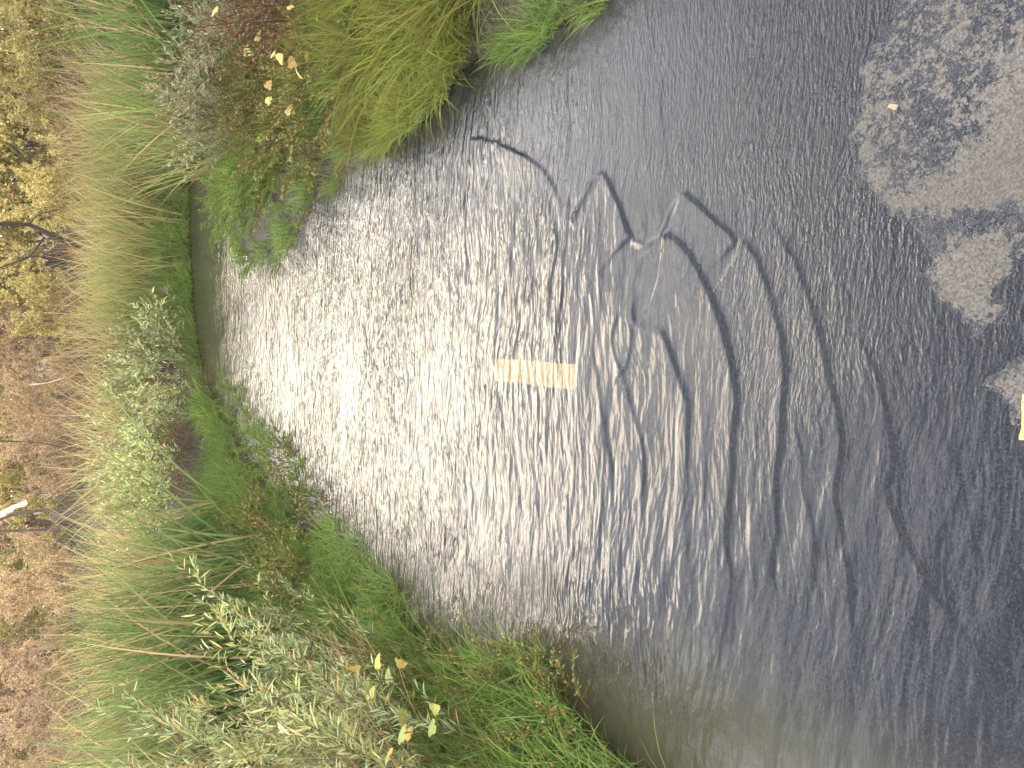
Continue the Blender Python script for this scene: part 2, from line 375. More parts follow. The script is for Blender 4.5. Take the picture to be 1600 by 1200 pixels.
def dash(name, far, near, w_, z):
    a = np.array(far); b = np.array(near); dv = (b-a)/np.linalg.norm(b-a); pv = np.array([-dv[1], dv[0]])
    n, k = 60, 14; t = np.linspace(0, 1, n); s = np.linspace(-.5, .5, k); T, S_ = np.meshgrid(t, s, indexing='ij')
    q = a+(b-a)*T[..., None]+pv*(S_*w_)[..., None]
    q = q+.0035*np.stack([fbm(q[..., 0]*45, q[..., 1]*60, 5, 3), fbm(q[..., 0]*45, q[..., 1]*60, 6, 3)], -1)
    return mesh_np(name, np.concatenate([q, np.full(q.shape[:2]+(1,), z)], -1).reshape(-1, 3), grid_faces(n, k), M_PAINT)
fa, ne = np.array(g(771, 577)), np.array(g(897, 589))
o = dash('centre_line_dash', fa, ne, .092, -.0065); tag(o, 'faded yellow centre line dash seen under the shallow rippled water', 'road marking', 'yellow centre line dashes')
dirn = (ne-fa)/np.linalg.norm(ne-fa); f2 = np.array(g(1598.5, 652))
o = dash('centre_line_dash', f2, f2+dirn*.55, .092, .0085); tag(o, 'yellow centre line dash on the wet asphalt nearest the viewer', 'road marking', 'yellow centre line dashes')

# water surface with its wave fronts
def fr_(pts, A, wn, tail, cap=0.0, lam=.012, dec=.04, fade=.12): return ([g(*p) for p in smooth_line(pts)], A, wn, tail, cap, lam, dec, fade)
FR = [
 fr_([(738,215),(760,222),(790,234),(822,245),(848,268),(866,305),(880,338),(892,356)], .0095, .010, .06, fade=.012),
 fr_([(889,352),(905,320),(920,287),(935,272)], .0060, .008, .005, fade=.01),
 fr_([(935,272),(950,285),(965,320),(975,352),(985,376)], .0095, .010, .045, fade=.012),
 fr_([(985,376),(1005,381),(1025,371),(1045,370)], .0060, .008, .005, fade=.01),
 fr_([(1035,368),(1045,370),(1065,385),(1085,420),(1108,470),(1127,512),(1139,560),(1144,620),(1143,700),(1137,760),(1131,830),(1140,900),(1135,960),(1142,1020)], .0085, .014, .06, fade=.015),
 fr_([(1028,370),(1050,327),(1068,298)], .0045, .007, .005, fade=.02),
 fr_([(1066,298),(1090,315),(1115,342),(1138,366),(1150,386)], .0075, .009, .035, fade=.02),
 fr_([(1152,375),(1168,388),(1187,422),(1206,470),(1218,530),(1223,600),(1219,680),(1211,750),(1206,830),(1200,900),(1210,980),(1212,1040)], .0062, .012, .05, fade=.03),
 fr_([(1205,357),(1227,392),(1250,430),(1270,490),(1290,560),(1304,630),(1313,685),(1300,755),(1309,820),(1320,880),(1326,960),(1330,1040)], .0050, .009, .045, .0003, .010, .035, .10),
 fr_([(1335,510),(1365,570),(1385,640),(1393,700),(1383,765),(1401,820),(1430,880),(1470,950),(1530,1020),(1600,1110)], .0042, .008, .04, .00028, .010, .035, .10),
 fr_([(988,440),(985,495),(1002,512),(1030,520),(1050,560),(1068,620),(1073,700),(1069,780),(1070,880),(1078,960)], .0058, .014, .05, fade=.14),
 fr_([(1240,635),(1245,680),(1253,715),(1252,770),(1268,830),(1280,910)], .0026, .010, .03),
 fr_([(922,540),(935,620),(945,680),(951,740),(955,800),(960,880)], .0042, .014, .05),
 fr_([(965,560),(985,640),(1001,700),(1004,740),(1000,800),(1008,890)], .0042, .012, .04),
 fr_([(1175,640),(1180,720),(1172,800),(1180,900)], .0022, .012, .03),
 fr_([(1100,600),(1104,700),(1098,800),(1105,930)], .0022, .012, .03),
 fr_([(1455,640),(1490,720),(1512,790),(1530,900),(1565,960)], .0010, .006, .03),
 fr_([(860,330),(868,380),(862,430),(855,480),(866,530)], .0044, .014, .04),
 fr_([(884,370),(880,420),(878,460),(868,520),(860,560)], .0040, .010, .03),
 fr_([(800,300),(802,350),(797,420),(803,490)], .0036, .013, .04),
 fr_([(722,285),(725,340),(724,410)], .0050, .016, .05),
 fr_([(965,480),(955,530),(962,565),(975,580)], .0044, .010, .02, fade=.04),
 fr_([(985,500),(984,540),(975,575),(960,590)], .0040, .009, .02, fade=.04),
 fr_([(795,60),(800,110),(806,160),(804,205),(792,232)], -.0028, .008, .03, fade=.06),
 fr_([(880,110),(884,180),(882,270)], .0016, .008, .03),
 fr_([(1035,90),(1033,160),(1040,240),(1050,290)], .0016, .006, .03),
 fr_([(1010,100),(1006,180),(1010,280)], .0014, .006, .03),
 fr_([(480,325),(478,420),(481,520),(479,600),(478,750)], .0045, .03, .06, fade=.3),
]
ys = [-3.0]
while ys[-1] < .32: ys.append(ys[-1]+.2)
ys = [v for v in ys if v < .3]; v = .3
while v < 12.5: ys.append(v); v += (v*v+2.9)/1.7/769*.92
ys = np.array(ys); NC = 780; s = np.linspace(-1, 1, NC)
X = s[None]*(.64*np.sqrt(ys**2+2.9)+.35)[:, None]+.0*ys[:, None]; Y = np.repeat(ys[:, None], NC, 1)
wsd = water_sd(X, Y)
wx = X+.016*fbm(X*7, Y*7, 70, 4); wy = Y+.016*fbm(X*7, Y*7, 75, 4)
Z = np.zeros_like(X)
for (pl, A, wn, tail, cap, lam, dec, fade) in FR:
    pa = np.array(pl); m_ = (X > pa[:, 0].min()-.3) & (X < pa[:, 0].max()+.3) & (Y > pa[:, 1].min()-.3) & (Y < pa[:, 1].max()+.3)
    sdv, arc, L = sd_line(wx[m_], wy[m_], pl)
    q = sdv  # image-right (camera) side
    fade_ = np.minimum(sstep(0, fade, arc), sstep(0, max(fade, min(.25, L*.3)) if L > .35 else fade, L-arc))*(.85+.55*vn(arc*5, arc*0, 5))*(1-(.6 if L > .35 else 0)*sstep(.45, 1.0, arc/L))
    hh = A*np.where(q < 0, np.exp(-(np.abs(q)/(tail*2.2))**1.25), np.exp(-(q/wn)**2))
    if cap: hh = hh+cap*np.where(q > 0, np.sin(6.283*q/lam)*np.exp(-q/dec), 0)*sstep(.1, .5, fade_)
    Z[m_] += hh*fade_
near = sstep(1.45, 2.7, Y)
tongue = .75*sstep(-.05, .12, X+.0)*sstep(2.9, 2.6, Y)*sstep(.35, .5, X-.15*(Y-1.5))     # smooth sheet on the right
Z += (.0030*fbm(X*3.5, Y*11, 81, 3)+.0032*fbm(X*8, Y*26, 85, 2))*(.25+.75*near)*(1-.75*tongue)
Z += .004*fbm(X*1.4, Y*4, 90, 2)*sstep(2.5, 4, Y)
left = sstep(.1, -.7, X)*sstep(2.6, 2.0, Y)
Z += .0034*fbm(X*4+5, Y*18+.8*X*4, 95, 3)*left
rip = (.20+.72*near)*(1-.50*tongue)*(1+.3*sstep(3, 5, Y))*(1-.55*sstep(7.0, 8.3, Y))
rip = rip*(1+.15*left)*(1+.9*fbm(X*1.1+3, Y*1.6, 120, 2))
shal = np.clip(sstep(1.75, 1.25, Y)*(.25+.75*sstep(-.25, .25, X+.4*fbm(X*3, Y*3, 99)))+.8*tongue, 0, 1.2)
silt_refl = .01+.05*sstep(2, 4, Y)+.42*sstep(6.6, 8.6, Y)+.30*sstep(.6, .1, wsd)*sstep(.4, -.6, X)  # far end raised to paint the plants' olive reflection; the rest is silty water
wat = mesh_np('water', np.stack([X, Y, Z-.0008], -1).reshape(-1, 3), grid_faces(len(ys), NC), M_WATER, attrs={'rip': rip, 'shal': shal, 'silt_refl': silt_refl}, smooth=True)
tag(wat, kind='structure')

# ------------------------------------------------------------------ plant builders (prototypes, then copies that share their meshes)
def willow(nsh, Hh, spread, cols, probs, leaf=.065, lw=.0085, stemc=(.16, .12, .07), nlat=5, dens=1.0, lean=(0, 0), droop=.25):
    """coyote-willow-like: slender leafy shoots from one base -> (stems Acc, foliage Acc)"""
    st, fo = Acc(), Acc()
    az = rng.uniform(0, 6.283, nsh); r = rng.uniform(0, 1, nsh)**.6
    b = np.stack([np.cos(az)*r*.18*spread, np.sin(az)*r*.18*spread, np.full(nsh, -.05)], 1)
    tilt = r*.55*spread+rng.normal(size=nsh)*.08
    az2 = az+rng.normal(size=nsh)*.4
    dv = nrm(np.stack([np.sin(tilt)*np.cos(az2)+lean[0], np.sin(tilt)*np.sin(az2)+lean[1], np.cos(tilt)], 1))
    L = Hh*rng.uniform(.62, 1.08, nsh)
    bend = np.stack([dv[:, 0]*.25, dv[:, 1]*.25, -droop*(.3+tilt)], 1)
    p, tan = tubes(st, b, dv, bend, L, np.full(nsh, .0045), np.full(nsh, .0015), 7, jit(stemc, nsh))
    # laterals
    nl = nsh*nlat; ti = np.repeat(np.arange(nsh), nlat); tt = rng.uniform(.22, .85, (nsh, nlat))
    lb = pt_lerp(p, tt).reshape(-1, 3); lt = pt_lerp(tan, tt).reshape(-1, 3)
    ld = nrm(lt+nrm(rng.normal(size=(nl, 3)))*.65); LL = np.repeat(L, nlat)*(1-tt.ravel()*.7)*rng.uniform(.25, .5, nl)
    p2, tan2 = tubes(st, lb, ld, np.tile(np.array([0, 0, -.02]), (nl, 1))+lt*.15, LL, np.full(nl, .0022), np.full(nl, .001), 4, jit(stemc, nl))
    for pp, tn, LN, t0 in ((p, tan, L, .3), (p2, tan2, LL, .05)):
        per = max(4, int(LN.mean()/.0155*dens*(1-t0))); n = len(LN)
        t = np.sort(rng.uniform(t0, 1, (n, per)), 1); q = pt_lerp(pp, t).reshape(-1, 3); tg = nrm(pt_lerp(tn, t).reshape(-1, 3))
        k = n*per; rad = nrm(np.cross(tg, nrm(rng.normal(size=(k, 3)))))
        ang = rng.uniform(.45, .95, k)[:, None]; dl = nrm(tg*np.cos(ang)+rad*np.sin(ang))
        ll = leaf*rng.uniform(.55, 1.2, k)*(1-.35*t.ravel())
        bd = tg*.12+np.array([0, 0, -.22])*rng.uniform(.2, 1.3, (k, 1))
        c = pick(cols, probs, k)
        strips(fo, q, dl, bd, ll, lw*rng.uniform(.7, 1.2, k), 3, leafp, c, c*1.05, side=rng.normal(size=(k, 3))*.5+rad)
    return st, fo
def cattail(n, Hh, rad, cols, probs, tip, wd=.013, lean=.13, seg=6, dead=.12):
    a = Acc(); az = rng.uniform(0, 6.283, n); r = rad*np.sqrt(rng.uniform(0, 1, n))
    b = np.stack([np.cos(az)*r, np.sin(az)*r, np.full(n, -.05)], 1)
    dv = nrm(np.concatenate([rng.normal(size=(n, 2))*lean, np.ones((n, 1))], 1)); L = Hh*rng.uniform(.6, 1.08, n)
    bd = np.concatenate([dv[:, :2]*.8+rng.normal(size=(n, 2))*.05, -np.abs(rng.normal(size=(n, 1)))*.06], 1)
    c = pick(cols, probs, n); dd = rng.uniform(size=n) < dead; c[dd] = jit((.46, .33, .17), dd.sum())
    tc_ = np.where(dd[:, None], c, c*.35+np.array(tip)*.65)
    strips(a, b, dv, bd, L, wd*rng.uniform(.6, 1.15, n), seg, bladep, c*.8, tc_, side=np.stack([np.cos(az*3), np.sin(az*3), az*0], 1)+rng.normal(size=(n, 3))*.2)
    return a
def tuft(n, Hh, rad, cols, probs, tip, wd=.004, lean=.45, droop=.5, seg=5, bias=(0, 0)):
    a = Acc(); az = rng.uniform(0, 6.283, n); r = rad*np.sqrt(rng.uniform(0, 1, n))
    b = np.stack([np.cos(az)*r, np.sin(az)*r, np.full(n, -.02)], 1)
    out_ = np.stack([np.cos(az), np.sin(az)], 1)*(r/rad)[:, None]
    dv = nrm(np.concatenate([out_*lean*.7+rng.normal(size=(n, 2))*lean*.6+np.array(bias), np.ones((n, 1))], 1)); L = Hh*rng.uniform(.45, 1.1, n)
    bd = np.concatenate([dv[:, :2]*.55+rng.normal(size=(n, 2))*.12, -np.abs(rng.normal(size=(n, 1)))*droop*.6-.05], 1)
    c = pick(cols, probs, n)
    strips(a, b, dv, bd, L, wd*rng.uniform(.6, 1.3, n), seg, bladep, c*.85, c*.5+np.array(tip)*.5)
    return a
def weed(nsh, Hh, spread, cols, probs, leaf=.022, lw=.008, stemc=(.14, .08, .045), nlat=9, dens=1.0):
    return willow(nsh, Hh, spread, cols, probs, leaf, lw, stemc, nlat, dens, droop=.35)
def bush(nb, Hh, spread, cols, probs, leaf=.045, lw=.026, nleaf=34, stemc=(.16, .12, .09), droop=.15):
    st, fo = Acc(), Acc()
    az = rng.uniform(0, 6.283, nb); tilt = rng.uniform(0, 1, nb)**.8*.75*spread
    dv = np.stack([np.sin(tilt)*np.cos(az), np.sin(tilt)*np.sin(az), np.cos(tilt)], 1); L = Hh*rng.uniform(.6, 1.05, nb)
    b = np.stack([np.cos(az)*.12, np.sin(az)*.12, az*0-.1], 1)
    p, tan = tubes(st, b, dv, np.stack([dv[:, 0]*.15, dv[:, 1]*.15, -droop*tilt], 1), L, np.full(nb, .018), np.full(nb, .004), 7, jit(stemc, nb), wig=.10)
    LN = L
    for lev, (k, fr0, sc, r0) in enumerate(((7, .2, .42, .006), (6, .1, .45, .003))):
        n = len(LN); tt = rng.uniform(fr0, .95, (n, k)); lb = pt_lerp(p, tt).reshape(-1, 3); lt = nrm(pt_lerp(tan, tt).reshape(-1, 3))
        ld = nrm(lt+nrm(rng.normal(size=(n*k, 3)))*.9+np.array([0, 0, .15])); LL = np.repeat(LN, k)*(1.05-tt.ravel()*.6)*sc*rng.uniform(.6, 1.2, n*k)
        p, tan = tubes(st, lb, ld, np.tile([0, 0, .02], (n*k, 1)), LL, np.full(n*k, r0), np.full(n*k, r0*.4), 4, jit(stemc, n*k), wig=.14); LN = LL
    n = len(LN); tt = rng.uniform(.1, 1, (n, nleaf)); q = pt_lerp(p, tt).reshape(-1, 3); k = n*nleaf
    q = q+rng.normal(size=(k, 3))*.03
    c = pick(cols, probs, k)
    strips(fo, q, nrm(rng.normal(size=(k, 3))+np.array([0, 0, -.3])), rng.normal(size=(k, 3))*.15, leaf*rng.uniform(.6, 1.3, k), lw*rng.uniform(.6, 1.2, k), 2, leafp, c, c)
    return st, fo

PROTO = {}
class Kind:
    """one kind of plant: mesh data made once, things made from it as copies"""
    def __init__(s, name, cat, variants): s.name = name; s.cat = cat; s.v = variants; s.used = 0
def finish(kind, parts):
    """parts: list of (part name, Acc, material) -> list of objects not yet linked to a thing"""
    obs = [a.build(pn, m_, None) for pn, a, m_ in parts]
    return obs
K = {}
def define(key, name, cat, makers):
    K[key] = (name, cat, [finish(key, mk) for mk in makers], [False]*len(makers))
def place(key, var, x, y, label, group=None, s=1.0, rz=None, z=None, tilt=(0, 0), sz=None):
    name, cat, protos, used = K[key]
    var = var % len(protos)
    z = float(terr(x, y)) if z is None else z
    z = max(z, -.01)
    rz = random.uniform(0, 6.283) if rz is None else rz
    single = len(protos[var]) == 1
    if single:                                        # a thing that is one mesh
        src = protos[var][0]
        o = src if not used[var] else src.copy()
        if used[var]: COL.objects.link(o)
        o.name = name; o.location = (x, y, z)
    else:
        o = empty(name, (x, y, z))
        for src in protos[var]:
            c = src if not used[var] else src.copy()
            if used[var]: COL.objects.link(c)
            c.parent = o
    used[var] = True
    o.rotation_euler = (tilt[0], tilt[1], rz); o.scale = (s, s, s if sz is None else sz)
    tag(o, label, cat, group); return o

SAGE = [(.31, .37, .16), (.42, .46, .23), (.21, .27, .10), (.50, .38, .16), (.52, .53, .34)]
SAGE_P = [5, 3, 3, 1.4, .8]
SAGEY = [(.38, .41, .15), (.48, .50, .24), (.26, .31, .11), (.60, .44, .18), (.54, .54, .33)]
DUSTY = [(.30, .31, .18), (.38, .40, .27), (.24, .18, .10), (.38, .29, .15), (.18, .23, .10)]
BROWN = [(.20, .13, .07), (.14, .085, .045), (.27, .20, .10), (.12, .15, .05), (.28, .25, .18)]
def wl(*a, **k):
    st, fo = willow(*a, **k); return [('stems', st, M_STEM), ('foliage', fo, M_LEAF)]
define('willow', 'willow_shrub', 'shrub', [wl(15, 1.4, .85, SAGE, SAGE_P, leaf=.088, lw=.0078, dens=1.05), wl(14, 1.3, 1.0, SAGEY, SAGE_P, leaf=.085, lw=.0078, dens=1.05), wl(16, 1.05, 1.0, SAGE, SAGE_P, leaf=.075, lw=.0075, dens=1.05)])
define('willow_dusty', 'willow_shrub', 'shrub', [wl(16, 1.0, .95, DUSTY, [4, 3, 2, 2, 2]), wl(18, .85, 1.1, DUSTY, [4, 2, 2, 2, 3])])
define('willow_far', 'willow_shrub', 'shrub', [wl(20, 1.0, 1.0, SAGEY, [5, 4, 3, 1.2, 2], leaf=.07, lw=.012), wl(20, .95, 1.1, SAGE, SAGE_P, leaf=.07, lw=.012)])
define('weed', 'dry_weed', 'weed', [wl(16, .75, 1.0, BROWN, [5, 3, 3, 2, 2], leaf=.026, lw=.007, stemc=(.15, .07, .04), nlat=8), wl(14, .6, 1.2, BROWN, [4, 2, 4, 3, 3], leaf=.03, lw=.008, stemc=(.18, .10, .05), nlat=8)])
OL = [(.17, .19, .06), (.26, .25, .08), (.12, .15, .04), (.30, .21, .08)]
define('herb', 'leafy_weed', 'weed', [wl(18, .45, 1.5, OL, [5, 3, 3, 1.5], leaf=.024, lw=.010, stemc=(.13, .09, .03), nlat=9), wl(18, .38, 1.6, OL, [4, 4, 2, 2], leaf=.028, lw=.012, stemc=(.14, .10, .03), nlat=8)])
CG = [(.07, .15, .04), (.11, .21, .06), (.035, .08, .025), (.19, .25, .07)]
define('cattail', 'cattail_clump', 'reed', [[('leaves', cattail(105, 1.45, .30, CG, [5, 4, 3, 2], (.20, .25, .07), wd=.019), M_BLADE)], [('leaves', cattail(105, 1.3, .34, CG, [4, 4, 4, 2], (.28, .28, .10), lean=.22, wd=.019), M_BLADE)]])
RG = [(.15, .22, .06), (.22, .27, .085), (.09, .14, .04), (.34, .29, .13)]
define('reed', 'reed_clump', 'reed', [[('leaves', cattail(190, 1.0, .38, RG, [5, 4, 3, 2], (.32, .31, .10), wd=.013, lean=.16), M_BLADE)], [('leaves', cattail(190, .9, .40, RG, [4, 3, 4, 3], (.36, .28, .11), wd=.013, lean=.22), M_BLADE)]])
YG = [(.32, .33, .10), (.38, .33, .13), (.20, .26, .07), (.46, .36, .18)]
define('yreed', 'reed_clump', 'reed', [[('leaves', cattail(260, 1.0, .42, YG, [5, 4, 3, 3], (.48, .44, .16), wd=.012, lean=.2, dead=.2), M_BLADE)], [('leaves', cattail(230, 1.25, .45, YG, [3, 4, 2, 5], (.52, .41, .21), wd=.012, lean=.26, dead=.28), M_BLADE)]])
GG = [(.13, .24, .04), (.19, .31, .055), (.08, .16, .03), (.29, .30, .08)]
define('grass', 'grass_tuft', 'grass', [[('leaves', tuft(420, .26, .20, GG, [5, 4, 3, 1.5], (.34, .40, .13)), M_BLADE)], [('leaves', tuft(420, .20, .22, GG, [5, 3, 4, 1], (.30, .36, .12), lean=.6), M_BLADE)]])
OG = [(.17, .20, .035), (.11, .15, .025), (.25, .25, .05), (.32, .24, .08)]
define('lgrass', 'grass_tuft', 'grass', [[('leaves', tuft(520, .46, .20, OG, [5, 4, 3, 1.5], (.28, .30, .06), wd=.0045, lean=.4, droop=.8), M_BLADE)], [('leaves', tuft(520, .42, .24, OG, [4, 5, 2, 1.5], (.26, .27, .06), wd=.0045, lean=.55, droop=.9), M_BLADE)]])
MG = [(.15, .24, .05), (.20, .29, .06), (.10, .17, .035), (.28, .28, .07)]
define('mound', 'feathery_plant', 'plant', [wl(34, .36, 1.7, MG, [5, 4, 3, 1.5], leaf=.020, lw=.0040, stemc=(.12, .16, .04), nlat=10, dens=2.2)])
TAN = [(.48, .33, .19), (.38, .25, .14), (.54, .41, .24), (.32, .28, .13)]
YEL = [(.46, .40, .14), (.33, .32, .11), (.54, .42, .17), (.42, .27, .12)]
PUR = [(.40, .28, .17), (.48, .34, .21), (.29, .20, .12), (.44, .37, .18)]
def bu(*a, **k):
    st, fo = bush(*a, **k); return [('branches', st, M_BARK), ('foliage', fo, M_LEAF)]
define('tan', 'thicket_shrub', 'shrub', [bu(14, 2.6, 1.0, TAN, [5, 4, 3, 2], stemc=(.30, .21, .16)), bu(14, 2.4, 1.1, PUR, [4, 4, 3, 2], nleaf=30, stemc=(.28, .20, .16))])
define('yel', 'thicket_shrub', 'shrub', [bu(14, 2.7, 1.0, YEL, [5, 4, 4, 2], leaf=.05, lw=.03), bu(13, 2.4, 1.1, YEL, [4, 5, 2, 3], leaf=.05, lw=.03)])
define('twig', 'bare_shrub', 'shrub', [bu(15, 1.7, 1.1, [(.24, .13, .08), (.36, .27, .12)], [4, 2], leaf=.03, nleaf=5, stemc=(.17, .10, .075))])

def row(key, pts, labels, group=None, s=(.9, 1.1), **k):
    for i, (x, y) in enumerate(pts):
        place(key, i, x, y, labels if isinstance(labels, str) else labels[i % len(labels)], group, s=random.uniform(*s), **k)

# ---- left bank, near: silvery willow shrubs (x<-1.4)
LW = [
 ((-1.62, 2.35), 0, .78, 'silvery green willow shrub nearest the viewer, leaning over the left waterline'),
 ((-1.95, 2.55), 1, .92, 'yellowing willow shrub just behind the nearest one, beside the lobed yellow leaves'),
 ((-2.25, 2.95), 0, 1.05, 'tall silvery willow shrub at the outer edge of the left bank'),
 ((-1.85, 3.15), 2, .95, 'low bushy silver-green willow in the middle of the left bank shrubs'),
 ((-1.58, 3.25), 2, .70, 'small sparse willow shoots at the left water edge'),
 ((-2.35, 3.65), 0, 1.10, 'willow shrub with long pale shoots standing against the dark cattails'),
 ((-1.95, 3.95), 1, .98, 'willow shrub whose thin tips cross the cattail stand on the left bank'),
 ((-1.70, 4.2), 2, .75, 'willow shrub farthest along the left bank, above the green herbs'),
 ((-2.75, 3.3), 1, 1.15, 'yellow-green willow shrub at the outer left behind the tall one'),
 ((-2.9, 4.2), 0, 1.05, 'grey-green willow shrub beside dry tan reeds on the outer left'),
]
for (p, v_, s_, lb) in LW: place('willow', v_, p[0], p[1], lb, 'willow shrubs on the near left bank', s=s_)
# ---- left cattail stand
pts = [(-2.05, 5.2), (-2.5, 5.0), (-3.0, 5.1), (-1.85, 5.8), (-2.3, 5.75), (-2.75, 5.7), (-3.3, 5.8), (-2.0, 6.4), (-2.5, 6.4), (-3.0, 6.4), (-3.6, 6.5), (-1.75, 6.9), (-2.3, 7.1), (-2.9, 7.2)]
row('cattail', pts, 'dark green cattail clump in the dense stand behind the left bank willows', 'cattails of the left stand', s=(.88, 1.08))
row('yreed', [(-3.6, 5.2), (-3.3, 4.5), (-3.9, 5.9), (-4.3, 6.6), (-3.5, 7.2), (-2.6, 7.9), (-3.4, 8.2), (-4.3, 7.9)], 'dry straw-coloured reed clump at the outer edge of the left cattail stand', 'dry reeds behind the left bank', s=(.95, 1.2))
# ---- middle far bank: willow mass, reeds
MW = [((-1.35, 8.2), .95, 'pale sage willow shrub beside the left cattail stand on the far bank'), ((-.95, 8.5), 1.0, 'pale willow shrub second from the cattails on the far bank'),
      ((-.5, 8.7), 1.05, 'broad sage-green willow in the middle of the far bank group'), ((-.1, 9.0), .9, 'sage willow shrub at the right end of the far bank group, next to green reeds'),
      ((-1.2, 9.0), 1.15, 'taller willow shrub behind the pale ones on the far bank'), ((-.35, 9.5), 1.1, 'willow shrub at the back of the far bank group'), ((-1.75, 8.9), 1.0, 'willow shrub half hidden behind the left cattails')]
for i, (p, s_, lb) in enumerate(MW): place('willow_far', i, p[0], p[1], lb, 'willow shrubs on the far bank', s=s_*1.0)
row('weed', [(-1.1, 8.15), (-.6, 8.35), (-1.45, 7.7)], 'reddish brown dry weed at the foot of the far bank willows', 'dry weeds on the far bank', s=(.6, .8))
pts = [(.25, 9.7), (.7, 9.75), (1.15, 9.8), (1.6, 9.85), (2.05, 9.95), (.45, 10.2), (.95, 10.25), (1.45, 10.3), (1.95, 10.4), (2.5, 10.1), (2.5, 10.6), (3.0, 10.4)]
row('reed', pts, 'green reed clump with yellow tips on the far bank of the water', 'reeds on the far bank', s=(.92, 1.12))
pts = [(-2.0, 10.0), (-1.4, 10.1), (-.8, 10.2), (-.2, 10.3), (.4, 10.9), (1.0, 11.0), (1.6, 11.1), (2.2, 11.2), (-2.7, 9.8), (2.9, 11.3)]
row('yreed', pts, 'yellow-tipped reed clump rising behind the far bank plants', 'yellow reeds behind the far bank', s=(.9, 1.05))

# ---- right bank
row('lgrass', [(1.58, 2.95), (1.50, 3.25), (1.72, 3.2), (1.58, 3.55), (1.85, 3.5), (1.50, 3.85), (1.75, 3.9), (2.05, 3.7), (1.95, 3.05), (1.6, 2.68), (1.8, 2.75), (1.95, 2.5)], 'long olive green grass tuft drooping to the water on the right bank', 'long grass tufts on the right bank', s=(.9, 1.15))
row('grass', [(1.42, 2.05), (1.52, 2.3), (1.62, 2.05), (1.5, 2.55)], 'short bright green grass tuft at the right water edge nearest the viewer', 'bright grass tufts at the near right edge', s=(.75, .95))
row('grass', [(1.58, 4.2), (1.45, 4.6), (1.75, 4.5)], 'dark green grass tuft at the right water edge beside the yellow leaves', 'grass tufts at the right edge', s=(.9, 1.1))
row('weed', [(2.0, 4.1), (2.35, 3.9), (1.95, 4.5), (2.3, 4.5), (2.7, 4.3), (1.85, 4.95), (2.2, 5.0), (2.6, 4.9), (2.5, 3.6), (3.0, 4.8)], 'reddish brown dry weed behind the long grass on the right bank', 'dry weeds on the right bank', s=(.9, 1.2))
row('grass', [(1.2, 6.2), (1.3, 6.5), (1.33, 6.1), (1.25, 5.85), (1.4, 6.3), (1.15, 6.45)], 'bright grass tuft filling the tip of the right bank', 'grass tufts on the right tip', s=(.9, 1.1))
row('herb', [(1.45, 4.55), (1.40, 4.95), (1.55, 4.35), (1.62, 4.65), (1.65, 4.9), (1.5, 5.2), (1.75, 5.35), (1.4, 5.6), (2.0, 5.5), (1.6, 5.8), (1.85, 5.95)], 'low olive leafy weed by the yellow saplings on the right bank', 'leafy weeds on the right bank', s=(.9, 1.2))
RW = [((2.2, 5.3), .95, 'grey-green willow shrub above the brown weeds on the right bank'), ((2.6, 5.5), 1.05, 'tall dusty willow shrub at the outer right'), ((2.95, 5.2), 1.1, 'dusty willow shrub at the outer right edge, nearest the viewer'),
      ((2.0, 5.95), .9, 'dusty willow shrub in front of the right cattails'), ((1.7, 6.35), .78, 'small dusty willow shrub above the bright green mound'), ((2.35, 6.2), 1.0, 'willow shrub with pale feathery tips beside the right cattails'), ((1.55, 6.0), .62, 'lowest dusty willow shrub near the tip of the right bank')]
for i, (p, s_, lb) in enumerate(RW): place('willow_dusty', i, p[0], p[1], lb, 'dusty willow shrubs on the right bank', s=s_)
pts = [(2.5, 6.6), (2.95, 6.3), (3.4, 6.1), (2.15, 6.9), (2.6, 7.1), (3.1, 6.9), (3.6, 6.8), (2.9, 7.5), (3.9, 6.2)]
row('cattail', pts, 'dark green cattail clump behind the willow shrubs of the right bank', 'cattails of the right stand', s=(.92, 1.1))
row('cattail', [(1.95, 7.35), (2.25, 7.7), (2.7, 8.0), (3.3, 7.7), (2.0, 6.9)], 'shorter cattail clump at the back edge of the right bank', 'shorter cattails of the right bank', s=(.78, .92))
row('reed', [(1.8, 7.15), (1.72, 6.8), (3.9, 7.3)], 'fine green reed clump between the right cattails and the water', 'reeds of the right bank', s=(.9, 1.15))
for (x, y, s_, lb) in ((1.18, 6.30, 1.15, 'bright green feathery mound at the very tip of the right bank'), (1.40, 6.75, 1.3, 'feathery green mound behind the one at the tip of the right bank'),
                       (1.36, 5.95, 1.1, 'feathery mound between the bank tip and the yellow leaves'), (1.32, 5.55, .9, 'small feathery mound next to the yellow leaf sapling at the waterline'),
                       (1.62, 6.35, 1.25, 'feathery mound on the bank behind the tip, below the dusty willow'), (1.22, 6.6, 1.05, 'feathery mound on the channel side of the bank tip'), (1.25, 5.9, .95, 'feathery mound hanging over the water just before the bank tip')):
    place('mound', 0, x, y, lb, 'feathery mounds at the right tip', s=s_)

